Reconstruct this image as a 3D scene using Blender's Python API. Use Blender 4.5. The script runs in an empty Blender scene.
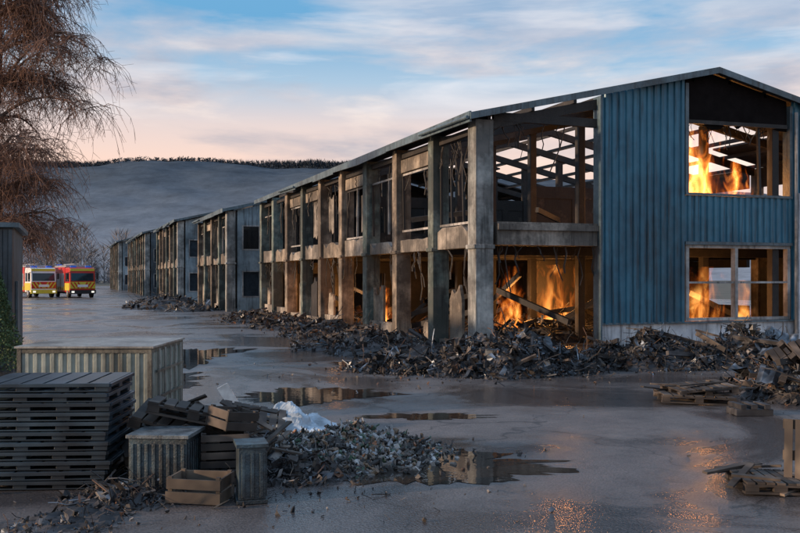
import bpy, math, random
from mathutils import Vector, Matrix, Euler, noise
random.seed(7)
R=random.random
def U(a,b): return a+(b-a)*random.random()
scene=bpy.context.scene
TH=math.radians(-20.1)
RX=Vector((.939,-.3437,0)); FW=Vector((.3437,.939,0))

# ------------------------------------------------------------ mesh builder
class MB:
    def __init__(s): s.v=[];s.f=[];s.m=[]
    def add(s,vs,fs,m=0):
        o=len(s.v); s.v.extend([tuple(p) for p in vs])
        for f in fs: s.f.append(tuple(i+o for i in f)); s.m.append(m)
    def hexa(s,p,m=0):
        s.add(p,[(0,3,2,1),(4,5,6,7),(0,1,5,4),(1,2,6,5),(2,3,7,6),(3,0,4,7)],m)
    def box(s,x0,x1,y0,y1,z0,z1,m=0):
        s.hexa([(x0,y0,z0),(x1,y0,z0),(x1,y1,z0),(x0,y1,z0),(x0,y0,z1),(x1,y0,z1),(x1,y1,z1),(x0,y1,z1)],m)
    def obox(s,c,sz,rot=(0,0,0),m=0,jit=0,M=None):
        M=M or Euler(rot).to_matrix(); c=Vector(c); a,b,d=[q/2 for q in sz]
        p=[]
        for z in(-d,d):
            for x,y in((-a,-b),(a,-b),(a,b),(-a,b)):
                q=Vector((x,y,z))
                if jit: q=Vector((x*(1+U(-jit,jit)),y*(1+U(-jit,jit)),z*(1+U(-jit,jit))))
                p.append(c+M@q)
        s.hexa(p,m)
    def prismX(s,prof,x0,x1,m=0): # prof (y,z)
        n=len(prof)
        s.add([(x0,y,z) for y,z in prof]+[(x1,y,z) for y,z in prof],
          [tuple(range(n)),tuple(range(2*n-1,n-1,-1))]+[(i,i+n,(i+1)%n+n,(i+1)%n) for i in range(n)],m)
    def prismY(s,prof,y0,y1,m=0): # prof (x,z)
        n=len(prof)
        s.add([(x,y0,z) for x,z in prof]+[(x,y1,z) for x,z in prof],
          [tuple(range(n)),tuple(range(2*n-1,n-1,-1))]+[(i,i+n,(i+1)%n+n,(i+1)%n) for i in range(n)],m)
    def tube(s,pts,rad,n=5,m=0):
        vs=[];fs=[]
        L=len(pts)
        for i,p in enumerate(pts):
            p=Vector(p)
            d=(Vector(pts[min(i+1,L-1)])-Vector(pts[max(i-1,0)]))
            if d.length<1e-6: d=Vector((0,0,1))
            d.normalize()
            a=d.cross(Vector((0.31,.2,.93)) if abs(d.z)<.9 else Vector((1,0,0))).normalized(); b=d.cross(a)
            r=rad[i] if isinstance(rad,(list,tuple)) else rad
            for k in range(n):
                t=2*math.pi*k/n
                vs.append(p+a*(r*math.cos(t))+b*(r*math.sin(t)))
        for i in range(L-1):
            for k in range(n):
                k2=(k+1)%n
                fs.append((i*n+k,i*n+k2,(i+1)*n+k2,(i+1)*n+k))
        fs.append(tuple(range(n-1,-1,-1))); fs.append(tuple((L-1)*n+k for k in range(n)))
        s.add(vs,fs,m)
    def corr(s,xa,xb,y,zb,zt,m=0,pitch=.25,dep=.05):
        n=max(1,int(round((xb-xa)/pitch))); pw=(xb-xa)/n
        xs=[]
        for i in range(n):
            x=xa+i*pw
            xs+= [(x,0),(x+pw*.42,0),(x+pw*.52,-dep),(x+pw*.9,-dep)]
        xs.append((xb,0))
        vs=[];fs=[]
        for i,(x,o) in enumerate(xs):
            vs+= [(x,y+o,zb(x)),(x,y+o,zt(x))]
            if i: fs.append((2*i-2,2*i,2*i+1,2*i-1))
        s.add(vs,fs,m)
    def obj(s,name,mats,parent=None,smooth=False,bevel=0):
        me=bpy.data.meshes.new(name); me.from_pydata(s.v,[],s.f)
        for m in mats: me.materials.append(m)
        me.polygons.foreach_set("material_index",s.m)
        if smooth: me.polygons.foreach_set("use_smooth",[True]*len(s.f))
        me.update()
        o=bpy.data.objects.new(name,me); scene.collection.objects.link(o)
        if parent: o.parent=parent
        if bevel:
            b=o.modifiers.new("bevel",'BEVEL'); b.width=bevel; b.segments=2; b.limit_method='ANGLE'
        return o
def empty(name,loc=(0,0,0),rz=0):
    e=bpy.data.objects.new(name,None); e.location=loc; e.rotation_euler=(0,0,rz); e.empty_display_size=.5
    scene.collection.objects.link(e); return e

# ------------------------------------------------------------ materials
def newmat(name):
    m=bpy.data.materials.new(name); m.use_nodes=True; nt=m.node_tree
    return m,nt,nt.nodes["Principled BSDF"]
def N(nt,t,**k):
    n=nt.nodes.new(t)
    for a,b in k.items():
        if a in n.inputs: n.inputs[a].default_value=b
        else: setattr(n,a,b)
    return n
def ramp(nt,src,stops,interp='LINEAR'):
    r=nt.nodes.new("ShaderNodeValToRGB"); r.color_ramp.interpolation=interp
    e=r.color_ramp.elements
    while len(e)<len(stops): e.new(.5)
    for i,(p,c) in enumerate(stops):
        e[i].position=p
        e[i].color=(c,c,c,1) if isinstance(c,(int,float)) else (*c,1)
    nt.links.new(src,r.inputs[0]); return r.outputs[0]
def mixc(nt,f,a,b,bt='MIX'):
    n=nt.nodes.new("ShaderNodeMix"); n.data_type='RGBA'; n.blend_type=bt
    for s,i in((f,0),(a,6),(b,7)):
        if isinstance(s,(int,float)): n.inputs[i].default_value=s
        elif isinstance(s,tuple): n.inputs[i].default_value=(*s,1)
        else: nt.links.new(s,n.inputs[i])
    return n.outputs[2]
def coords(nt,scale=(1,1,1),kind='Object'):
    tc=nt.nodes.new("ShaderNodeTexCoord"); mp=nt.nodes.new("ShaderNodeMapping")
    mp.inputs['Scale'].default_value=scale
    nt.links.new(tc.outputs[kind],mp.inputs[0]); return mp.outputs[0]
def nz(nt,vec,scale,detail=6,rough=.6,dist=0):
    n=N(nt,"ShaderNodeTexNoise"); n.inputs['Scale'].default_value=scale; n.inputs['Detail'].default_value=detail
    n.inputs['Roughness'].default_value=rough; n.inputs['Distortion'].default_value=dist
    nt.links.new(vec,n.inputs['Vector']); return n.outputs['Fac']
def burnt(name,c1,c2,soot=.5,scale=1.2,rough=.8,metal=0,var=0,bump=.3,streak=True,black=(.012,.011,.011)):
    m,nt,b=newmat(name); L=nt.links
    v=coords(nt)
    base=ramp(nt,nz(nt,v,scale*2,3 if not var else 1,.65),[(.35,c1),(.65,c2)])
    if var:
        g=nt.nodes.new("ShaderNodeNewGeometry")
        rr=ramp(nt,g.outputs['Random Per Island'],[(0,1-var),(1,1+var)])
        base=mixc(nt,1,base,rr,'MULTIPLY')
    sfac=ramp(nt,nz(nt,v,scale*.7,5 if not var else 2,.7,0),[(max(0,.62-soot*.45-.1),0.0),(min(1,.62-soot*.45+.14),1.0)])
    inv=nt.nodes.new("ShaderNodeMath"); inv.operation='MULTIPLY'; inv.inputs[1].default_value=min(1,.55+soot*.5)
    L.new(sfac,inv.inputs[0])
    col=mixc(nt,inv.outputs[0],base,black)
    if streak and not var:
        vs=coords(nt,(5,5,.35))
        sf=ramp(nt,nz(nt,vs,1.3,3,.7),[(.5,0.0),(.72,.75)])
        col=mixc(nt,sf,col,black)
    L.new(col,b.inputs['Base Color'])
    b.inputs['Roughness'].default_value=rough; b.inputs['Metallic'].default_value=metal
    if bump and not var:
        bp=nt.nodes.new("ShaderNodeBump"); bp.inputs['Strength'].default_value=bump; bp.inputs['Distance'].default_value=.03
        L.new(nz(nt,v,scale*14,2,.7),bp.inputs['Height']); L.new(bp.outputs[0],b.inputs['Normal'])
    return m
def plain(name,c,rough=.6,metal=0,emit=None,es=0,n=.25):
    m,nt,b=newmat(name)
    v=coords(nt); f=nz(nt,v,3,3,.65)
    col=mixc(nt,1,c,ramp(nt,f,[(.3,1-n),(.7,1+n)]),'MULTIPLY')
    nt.links.new(col,b.inputs['Base Color'])
    b.inputs['Roughness'].default_value=rough; b.inputs['Metallic'].default_value=metal
    if emit: b.inputs['Emission Color'].default_value=(*emit,1); b.inputs['Emission Strength'].default_value=es
    return m

M_conc=burnt("scorched_concrete",(.36,.32,.27),(.54,.48,.41),soot=.47,scale=.9)
M_pillarA=burnt("scorched_pillar_teal",(.17,.25,.23),(.36,.40,.35),soot=.52,scale=.9)
M_pillarB=burnt("scorched_pillar_tan",(.32,.25,.18),(.56,.46,.35),soot=.50,scale=.9)
M_pillarC=burnt("scorched_pillar_grey",(.34,.37,.36),(.56,.56,.53),soot=.40,scale=.8)
M_char=burnt("charred_steel",(.026,.024,.023),(.06,.05,.043),soot=.5,scale=1.5,rough=.7)
M_tan=burnt("scorched_plaster",(.35,.28,.21),(.54,.46,.36),soot=.46,scale=.9)
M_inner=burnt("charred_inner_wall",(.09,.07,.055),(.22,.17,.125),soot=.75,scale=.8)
M_white=burnt("sooty_white_render",(.58,.61,.65),(.72,.74,.75),soot=.12,scale=.7)
M_roof=burnt("sooty_roof_sheet",(.035,.037,.04),(.08,.08,.085),soot=.5,rough=.65)
M_trim=burnt("roof_trim_blue",(.07,.12,.145),(.12,.17,.20),soot=.2,rough=.42)
M_blue=burnt("blue_cladding",(.020,.115,.185),(.038,.175,.262),soot=.08,scale=.45,rough=.42,metal=.1,bump=.05)
M_dkblue=burnt("slate_cladding",(.05,.08,.10),(.09,.125,.15),soot=.3,scale=.6,rough=.5)
M_frame=burnt("window_frame_paint",(.36,.36,.36),(.52,.50,.47),soot=.3,scale=1)
M_wood=burnt("charred_timber",(.080,.062,.050),(.17,.135,.105),soot=.55,scale=2.5,var=.6)
M_wood2=burnt("weathered_timber",(.12,.092,.07),(.19,.15,.11),soot=.4,scale=2.5,var=.4)
M_reb=burnt("burnt_debris",(.022,.022,.025),(.07,.068,.07),soot=.4,scale=3,var=.7,rough=.6)
M_metal=burnt("twisted_sheet_metal",(.09,.11,.135),(.26,.30,.34),soot=.5,scale=3,var=.85,rough=.38,metal=.5,streak=False)
M_rust=burnt("rusted_metal",(.13,.06,.035),(.22,.13,.08),soot=.45,scale=3,var=.6,rough=.7)
M_chunk=burnt("broken_masonry",(.16,.15,.145),(.28,.265,.25),soot=.45,scale=3,var=.5)
DEB=[M_reb,M_metal,M_rust,M_wood,M_chunk]

# asphalt
m,nt,b=newmat("wet_asphalt"); L=nt.links; v=coords(nt)
big=nz(nt,v,.12,3,.6,.6); med=nz(nt,v,.9,6,.72); fine=nz(nt,v,45,1,.7)
wet=nz(nt,v,.25,5,.62,.8)
col=ramp(nt,med,[(.3,(.095,.086,.084)),(.7,(.175,.157,.148))])
col=mixc(nt,ramp(nt,big,[(.42,0.0),(.58,.55)]),col,(.080,.074,.074))
col=mixc(nt,ramp(nt,nz(nt,v,2.7,6,.75),[(.56,0.0),(.72,.6)]),col,(.030,.028,.027))
col=mixc(nt,ramp(nt,wet,[(.42,.65),(.52,0.0)]),col,(.034,.032,.034))
sp=ramp(nt,fine,[(.3,.55),(.75,1.6)]); col=mixc(nt,.85,col,mixc(nt,1,col,sp,'MULTIPLY'))
vo=nt.nodes.new("ShaderNodeTexVoronoi"); vo.feature='DISTANCE_TO_EDGE'; vo.inputs['Scale'].default_value=.22
wv=nt.nodes.new("ShaderNodeVectorMath"); wv.operation='MULTIPLY_ADD'
nn=N(nt,"ShaderNodeTexNoise"); nn.inputs['Scale'].default_value=1.1; nn.inputs['Detail'].default_value=3; L.new(v,nn.inputs['Vector'])
L.new(nn.outputs['Color'],wv.inputs[0]); wv.inputs[1].default_value=(1.4,1.4,0); L.new(v,wv.inputs[2]); L.new(wv.outputs[0],vo.inputs['Vector'])
col=mixc(nt,ramp(nt,vo.outputs['Distance'],[(.0,.7),(.006,0.0)]),col,(.02,.02,.02))
L.new(col,b.inputs['Base Color'])
L.new(ramp(nt,wet,[(.42,.10),(.48,.26),(.57,.44),(.67,.68)]),b.inputs['Roughness'])
bp=nt.nodes.new("ShaderNodeBump"); bp.inputs['Strength'].default_value=.35; bp.inputs['Distance'].default_value=.014
add=nt.nodes.new("ShaderNodeMath"); add.operation='MULTIPLY_ADD'; L.new(med,add.inputs[0]); add.inputs[1].default_value=1.6; L.new(fine,add.inputs[2])
L.new(add.outputs[0],bp.inputs['Height']); L.new(bp.outputs[0],b.inputs['Normal'])
M_asph=m
M_earth=burnt("earth_and_grass",(.06,.065,.04),(.12,.10,.07),soot=.1,scale=.2,streak=False,black=(.03,.028,.02))
m,nt,b=newmat("puddle_water"); v=coords(nt)
b.inputs['Base Color'].default_value=(.035,.031,.027,1); b.inputs['Roughness'].default_value=.03; b.inputs['IOR'].default_value=1.5
bp=nt.nodes.new("ShaderNodeBump"); bp.inputs['Strength'].default_value=.12; bp.inputs['Distance'].default_value=.01
nt.links.new(nz(nt,v,5,3,.6),bp.inputs['Height']); nt.links.new(bp.outputs[0],b.inputs['Normal'])
M_water=m

# ------------------------------------------------------------ world
w=bpy.data.worlds.new("World"); scene.world=w; w.use_nodes=True; nt=w.node_tree; L=nt.links
for n in list(nt.nodes): nt.nodes.remove(n)
out=nt.nodes.new("ShaderNodeOutputWorld")
SUN_EL=math.radians(12); 
sd=Vector((-1,0.02,0)).normalized()
az=math.atan2(sd.x,sd.y)
sky=nt.nodes.new("ShaderNodeTexSky"); sky.sky_type='NISHITA'; sky.sun_disc=False
sky.sun_elevation=SUN_EL; sky.sun_rotation=az; sky.dust_density=1.5; sky.ozone_density=2.5
bg1=nt.nodes.new("ShaderNodeBackground"); bg1.inputs[1].default_value=.15; L.new(sky.outputs[0],bg1.inputs[0])
tc=nt.nodes.new("ShaderNodeTexCoord"); sx=nt.nodes.new("ShaderNodeSeparateXYZ"); L.new(tc.outputs['Generated'],sx.inputs[0])
Z=sx.outputs['Z']
grad=ramp(nt,Z,[(0,(.88,.68,.58)),(.12,(.92,.64,.52)),(.165,(.74,.61,.58)),(.21,(.38,.52,.66)),(.27,(.13,.36,.60)),(1,(.38,.56,.86))])
def cloud(scale,zs,rot,loc,lo,hi,det=9,ro=.58,dist=.5):
    mp=nt.nodes.new("ShaderNodeMapping"); mp.inputs['Scale'].default_value=(1,1,zs); mp.inputs['Rotation'].default_value=rot; mp.inputs['Location'].default_value=loc
    L.new(tc.outputs['Generated'],mp.inputs[0]); c=nz(nt,mp.outputs[0],scale,det,ro,dist)
    return ramp(nt,c,[(lo,0.0),(hi,1.0)]),mp.outputs[0]
def mul(a,b):
    n=nt.nodes.new("ShaderNodeMath"); n.operation='MULTIPLY'; n.use_clamp=True; 
    for i,q in enumerate((a,b)):
        if isinstance(q,(int,float)): n.inputs[i].default_value=q
        else: L.new(q,n.inputs[i])
    return n.outputs[0]
c1,v1=cloud(3.0,4.0,(.04,.07,0),(.9,.1,.4),.44,.58,7,.55,.25)
band=ramp(nt,Z,[(0,.5),(.10,.75),(.17,1.0),(.22,.85),(.28,.45),(.6,.3)])
lit=ramp(nt,nz(nt,v1,5.2,6,.56,0),[(.36,(.40,.39,.45)),(.49,(.68,.57,.55)),(.62,(1.0,.82,.70))])
lit=mixc(nt,ramp(nt,Z,[(.16,0.0),(.30,.4)]),lit,(.56,.58,.68))
col=mixc(nt,mul(c1,band),grad,lit)
c2,v2=cloud(3.2,9,(.10,-.22,.2),(1.3,.4,.9),.52,.76,5,.55,.4)
col=mixc(nt,mul(c2,ramp(nt,Z,[(.14,0.0),(.2,.6),(.4,.6)])),col,(.92,.86,.85))
bg2=nt.nodes.new("ShaderNodeBackground"); bg2.inputs[1].default_value=1.22; L.new(col,bg2.inputs[0])
mx=nt.nodes.new("ShaderNodeMixShader"); mx.inputs[0].default_value=.88
L.new(bg1.outputs[0],mx.inputs[1]); L.new(bg2.outputs[0],mx.inputs[2]); L.new(mx.outputs[0],out.inputs[0])

ld=bpy.data.lights.new("sun","SUN"); ld.energy=4.6; ld.angle=math.radians(2.5); ld.color=(1,.68,.44)
lo=bpy.data.objects.new("sun",ld); scene.collection.objects.link(lo)
dirv=Vector((sd.x*math.cos(SUN_EL),sd.y*math.cos(SUN_EL),math.sin(SUN_EL)))
lo.rotation_euler=dirv.to_track_quat('Z','Y').to_euler(); lo.location=(-20,10,20)

# ------------------------------------------------------------ ground
g=MB(); g.add([(-3500,-400,0),(3500,-400,0),(3500,4000,0),(-3500,4000,0)],[(0,1,2,3)]); g.obj("ground",[M_earth])
g=MB(); g.add([(-9,-20,.004),(60,-20,.004),(60,230,.004),(-9,230,.004)],[(0,1,2,3)]); g.obj("asphalt_yard",[M_asph])
def puddle(cx,cy,rx,ry,seed,z=.010):
    b=MB(); n=110; vs=[(cx,cy,z)]
    for i in range(n):
        t=2*math.pi*i/n
        k=1+.55*noise.noise(Vector((math.cos(t)*1.6+seed,math.sin(t)*1.6,seed)))+.5*noise.noise(Vector((math.cos(t)*5+seed,math.sin(t)*5,seed)))+.25*noise.noise(Vector((math.cos(t)*14,math.sin(t)*14,seed)))
        p=RX*(rx*k*math.cos(t))+FW*(ry*k*math.sin(t))
        vs.append((cx+p.x,cy+p.y,z))
    b.add(vs,[(0,i+1,(i+1)%n+1) for i in range(n)]); b.obj("puddle",[M_water])
puddle(3.75,9.9,1.65,.85,1.3); puddle(4.2,16.2,1.3,1.0,5.1); puddle(5.2,13.2,.9,.3,8.2)
puddle(3.0,25.5,1.3,3.0,3.3); puddle(7.2,21.5,1.1,.8,9.9); puddle(1.5,19.5,1.0,1.6,12.1)

# ------------------------------------------------------------ buildings
def warehouse(name,x0,y0,w,nb,bay,h,ridge,seed,main=False):
    random.seed(seed)
    E=empty(name,(0,0,0))
    xm=x0+w/2; x1=x0+w; y1=y0+nb*bay
    zr=lambda x: h+(ridge-h)*(1-abs(x-xm)/(w/2))
    mats=[M_pillarA,M_pillarB,M_pillarC]
    P=MB()
    for i in range(nb+1):
        y=y0+i*bay
        wd=.54 if i==0 else U(.36,.50)
        k=2 if i==0 else (0 if i in(1,3,6,8) else 1 if i%2==0 else random.choice([0,1,1]))
        ya=y if i==0 else y-wd/2
        P.box(x0-.14,x0+.42,ya,ya+wd,0,h-.12,k)
        P.box(x1-.3,x1,ya,ya+wd,0,h-.12,k)
        for xx in (x0+w*.34,x0+w*.66):
            P.box(xx-.13,xx+.13,y+.05,y+.31,0,zr(xx)-.4,3)
        P.box(x0-.2,x0+.46,ya-.03,ya+wd+.03,3.0,3.12,k)
    P.obj("pillars",mats+[M_char],E,bevel=.02)
    S=MB()
    S.box(x0+.43,x1-.31,y0+.35,y1-.3,3.22,3.48,2)
    for i in range(nb):
        ya=y0+i*bay+.28+(.27 if i==0 else 0); yb=y0+(i+1)*bay-.26
        n=7; tz=3.74 if R()<.6 else 3.5
        S.prismX([(ya,3.05),(yb,3.05)]+[(yb-(yb-ya)*t/n,tz-(U(0,.25) if R()<.4 else U(0,.03))) for t in range(n+1)],x0,x0+.28,random.choice([0,0,1]))
        if R()<.4: S.box(x0+.02,x0+.25,ya,yb,h-.95,h-.5,1)
        S.box(x0+.05,x0+.2,ya,yb,h-.45,h-.25,2)
    for i in range(1,nb):
        S.box(x0+.45,x1-.35,y0+i*bay-.12,y0+i*bay+.04,2.9,3.21,2)
    S.obj("floor_slab_and_spandrels",[M_conc,M_tan,M_char],E,bevel=.015)
    I=MB()
    for i in range(nb):
        ya=y0+i*bay+.28+(.27 if i==0 else 0); yb=y0+(i+1)*bay-.26
        q=R(); L_=yb-ya
        zt=h-.97; zb=3.76
        if q<.8:
            n=random.choice([2,3,3])
            for k in range(n+1):
                if R()<.75:
                    yy=ya+L_*k/n
                    I.obox((x0+.12,min(max(yy,ya+.04),yb-.04),(zb+zt)/2),(.07,.06,zt-zb),(U(-.06,.06),0,0),random.choice([0,2,2]))
            if R()<.6: I.box(x0+.09,x0+.15,ya,yb,zt-.08,zt-.01,random.choice([0,2]))
            if R()<.6: I.box(x0+.08,x0+.16,ya,yb,zb,zb+.07,0)
        for rep in range(3):
            if R()<.42:
                a=ya+L_*random.choice([0,0,.2,.5]); bb=a+L_*U(.25,.5); z0_=zb+U(0,.8); z1_=zt+U(-.3,.35)
                n=random.randint(4,6); yy=[a+(min(bb,yb)-a)*t/n for t in range(n+1)]
                pr=[(y_,z0_+U(-.15,.3)) for y_ in yy]+[(y_,z1_+U(-.1,.1)) for y_ in reversed(yy)]
                I.prismX(pr,x0+.17+rep*.06,x0+.21+rep*.06,random.choice([1,2,2,3,3]))
        if R()<.7:
            a=ya+L_*random.choice([0,.4,.6]); bb=a+L_*U(.2,.45)
            n=5; yy=[a+(min(bb,yb)-a)*t/n for t in range(n+1)]; hh=U(.8,2.8)
            I.prismX([(a,0),(yy[-1],0)]+[(y_,hh+U(-.4,.25)) for y_ in reversed(yy)],x0+.14,x0+.24,random.choice([1,2,3]))
        if R()<.6: I.box(x0+.06,x0+.3,ya,yb,0,U(.2,.6),3)
        for k in range(random.randint(9,18)):
            yy=U(ya,yb); zz=random.choice([3.05,h-.5]); l=U(.3,1.7)
            pts=[Vector((x0+U(0,.3),yy,zz))]
            for j in range(4): pts.append(pts[-1]+Vector((U(-.08,.08),U(-.18,.18),-l/4)))
            I.tube(pts,U(.01,.035),4,2)
    I.obj("window_and_wall_remains",[M_frame,M_tan,M_char,M_conc,M_white],E)
    W=MB()
    for i in range(nb):
        ya=y0+i*bay+.55; yb=y0+(i+1)*bay
        W.box(x1-.22,x1-.05,ya,yb,0,1.0,0); W.box(x1-.22,x1-.05,ya,yb,2.6,4.4,0); W.box(x1-.22,x1-.05,ya,yb,5.9,h-.1,0)
        if i%2: W.box(x1-.2,x1-.07,ya,yb,1.0,2.6,1)
    W.prismY([(x0+.43,0),(x1-.35,0),(x1-.35,h-.2),(xm,ridge-.3),(x0+.43,h-.2)],y1+.1,y1+.25,1)
    parts=[(nb//2,x0+.6,x1-.4)]
    if main: parts=[(3,x0+w*.45,x1-.4),(5,x0+1.2,x1-.4),(7,x0+.6,x1-.4)]
    for (i,a,bb) in parts:
        yy=y0+i*bay+.1; n=max(3,int((bb-a)/1.9)); s=(bb-a)/n
        for lv,(z0,z1) in enumerate(((0,2.88),(3.49,6.0))):
            W.box(a,bb,yy,yy+.12,z1-.5,z1,0)
            if lv==1: W.box(a,bb,yy,yy+.12,z0,z0+.8,0)
            for k in range(n+1):
                W.box(a+k*s-.14,a+k*s+.14,yy-.02,yy+.14,z0 if lv==0 else z0+.8,z1-.5,0)
            for k in range(n):
                if R()<.5: W.box(a+k*s+.14,a+(k+1)*s-.14,yy+.02,yy+.1,z0 if lv==0 else z0+.8,z1-.5,random.choice([0,1,1]))
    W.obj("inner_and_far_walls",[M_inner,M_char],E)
    Rf=MB(); ns=6
    for side in(0,1):
        for j in range(ns):
            xa=x0-.4+(w/2+.4)*j/ns; xb=x0-.4+(w/2+.4)*(j+1)/ns
            if side: xa,xb=2*xm-xb,2*xm-xa
            for i in range(nb):
                ya=y0+i*bay-(.3 if i==0 else 0); yb=y0+(i+1)*bay+(.3 if i==nb-1 else 0)
                pm=.45 if j in(1,2,3) else .15
                if j==0: pm=.0 if (main and i<2) else .12
                if main and i<=1 and (j in(3,4,5) or side): pm=0
                if main and side and 2<=i<=6: pm=.85
                if main and (not side) and 2<=i<=6 and j in(3,4,5): pm=.75
                if main and (i,j,side) in((0,2,0),(0,3,0),(1,2,0),(1,3,0),(2,2,0),(2,3,1),(3,2,1),(3,3,1),(3,4,1),(3,5,1),(4,4,1),(4,3,1),(5,3,1),(2,2,1),(3,3,0),(3,1,0),(1,2,1),(1,3,1)): pm=1
                if R()<pm: continue
                z=lambda x: zr(x)
                Rf.hexa([(xa,ya,z(xa)),(xb,ya,z(xb)),(xb,yb,z(xb)),(xa,yb,z(xa)),(xa,ya,z(xa)+.07),(xb,ya,z(xb)+.07),(xb,yb,z(xb)+.07),(xa,yb,z(xa)+.07)],0)
            xp=(xa+xb)/2
            Rf.box(xp-.05,xp+.05,y0+.02,y1,zr(xp)-.17,zr(xp)-.03,1)
        for i in range(nb+1):
            y=y0+i*bay+(.06 if i==0 else 0)
            a,bb=(x0+.0,xm) if not side else (xm,x1)
            Rf.hexa([(a,y,zr(a)-.46),(bb,y,zr(bb)-.46),(bb,y+.16,zr(bb)-.46),(a,y+.16,zr(a)-.46),(a,y,zr(a)-.175),(bb,y,zr(bb)-.175),(bb,y+.16,zr(bb)-.175),(a,y+.16,zr(a)-.175)],1)
        a,bb=(x0-.45,xm) if not side else (xm,x1+.45)
        ya=y0-.36
        Rf.hexa([(a,ya,zr(a)-.10),(bb,ya,zr(bb)-.10),(bb,ya+.05,zr(bb)-.10),(a,ya+.05,zr(a)-.10),(a,ya,zr(a)+.09),(bb,ya,zr(bb)+.09),(bb,ya+.05,zr(bb)+.09),(a,ya+.05,zr(a)+.09)],2)
    for i in range(nb):
        ya=y0+i*bay-(.3 if i==0 else 0); yb=y0+(i+1)*bay-.02+(.3 if i==nb-1 else 0); d=U(-.07,.02); d2=U(-.07,.02)
        Rf.hexa([(x0-.46,ya,h-.20+d),(x0-.405,ya,h-.20+d),(x0-.405,yb,h-.20+d2),(x0-.46,yb,h-.20+d2),(x0-.46,ya,h+.03),(x0-.405,ya,h+.03),(x0-.405,yb,h+.03),(x0-.46,yb,h+.03)],2)
        if R()<.6: Rf.tube([(x0-.53,ya,h-.08+d),(x0-.53,yb,h-.08+d2-(.12 if R()<.3 else 0))],.05,8,2)
    Rf.obj("roof",[M_roof,M_char,M_trim],E)
    return E,zr

E1,zr=warehouse("burnt_warehouse",10.85,23.07,15.96,9,3.4,6.78,8.60,11,True)
G=MB(); Y=23.07
top=lambda x: zr(x)-.02
G.corr(14.77,17.74,Y-.06,lambda x:.80,top,0)
G.corr(17.74,21.9,Y-.06,lambda x:3.30,lambda x:4.72,0)
G.corr(21.9,26.8,Y-.06,lambda x:.80,top,0)
G.box(14.70,14.765,Y-.14,Y+.25,.0,zr(14.7)-.1,1)
G.box(17.745,17.86,Y-.13,Y+.2,4.80,zr(17.8)-.2,1)
G.box(17.745,21.9,Y-.14,Y+.2,4.725,4.80,1)
G.box(17.745,21.9,Y-.14,Y+.2,3.20,3.295,1)
G.box(14.77,26.8,Y-.02,Y+.2,0,.795,2)
G.box(14.75,26.8,Y-.1,Y-.025,.77,.83,1)
G.box(17.80,21.86,Y-.06,Y+.1,.84,.93,3); G.box(17.80,21.86,Y-.06,Y+.1,3.10,3.195,3)
for x in (17.80,19.66,21.75): G.box(x,x+.11,Y-.075,Y+.12,.93,3.10,3)
G.box(17.91,19.66,Y-.03,Y+.03,2.0,2.06,3); G.box(19.77,21.75,Y-.03,Y+.03,2.0,2.06,3)
G.box(21.80,21.90,Y-.12,Y+.2,4.80,zr(21.85)-.2,1)
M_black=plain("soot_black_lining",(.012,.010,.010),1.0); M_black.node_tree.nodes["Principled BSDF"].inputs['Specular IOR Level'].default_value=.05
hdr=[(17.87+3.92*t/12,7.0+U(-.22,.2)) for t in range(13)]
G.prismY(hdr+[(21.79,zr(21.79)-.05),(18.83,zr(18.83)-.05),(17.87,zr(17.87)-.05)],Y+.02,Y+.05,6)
for x in (20.75,21.45): G.obox((x,Y+.12,6.0),(.08,.09,2.4),(0,U(-.05,.05),0),4)
G.obox((19.8,Y-.03,7.02),(3.9,.08,.12),(0,-.01,0),4)
G.box(17.87,17.95,Y-.01,Y+.012,4.81,6.8,3)
for k in range(18):
    pts=[Vector((U(17.9,21.7),Y+U(.1,.3),7.0))]; l=U(.2,.9)
    for j in range(4): pts.append(pts[-1]+Vector((U(-.1,.1),U(-.08,.08),-l/4)))
    G.tube(pts,U(.008,.025),4,4)
G.box(22.05,22.45,Y-.24,Y-.13,0,4.9,2)
G.tube([(21.98,Y-.2,0),(21.98,Y-.2,7.5)],.05,8,3)
G.box(22.5,23.6,Y-.2,Y-.12,0,2.4,4)
G.box(11.40,14.69,Y+.02,Y+.34,3.12,3.78,5)
G.box(11.40,14.69,Y-.06,Y+.01,3.55,3.72,5)
G.box(11.31,14.69,Y+.05,Y+.2,6.65,6.9,4)
for k in range(22):
    pts=[Vector((U(11.4,14.6),Y+U(.1,.3),random.choice([3.1,6.65])))]; l=U(.3,1.5)
    for j in range(4): pts.append(pts[-1]+Vector((U(-.15,.15),U(-.08,.08),-l/4)))
    G.tube(pts,U(.01,.03),4,4)
G.obj("gable_cladding_and_windows",[M_blue,M_trim,M_white,M_frame,M_char,M_conc,M_black],E1)

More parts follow.
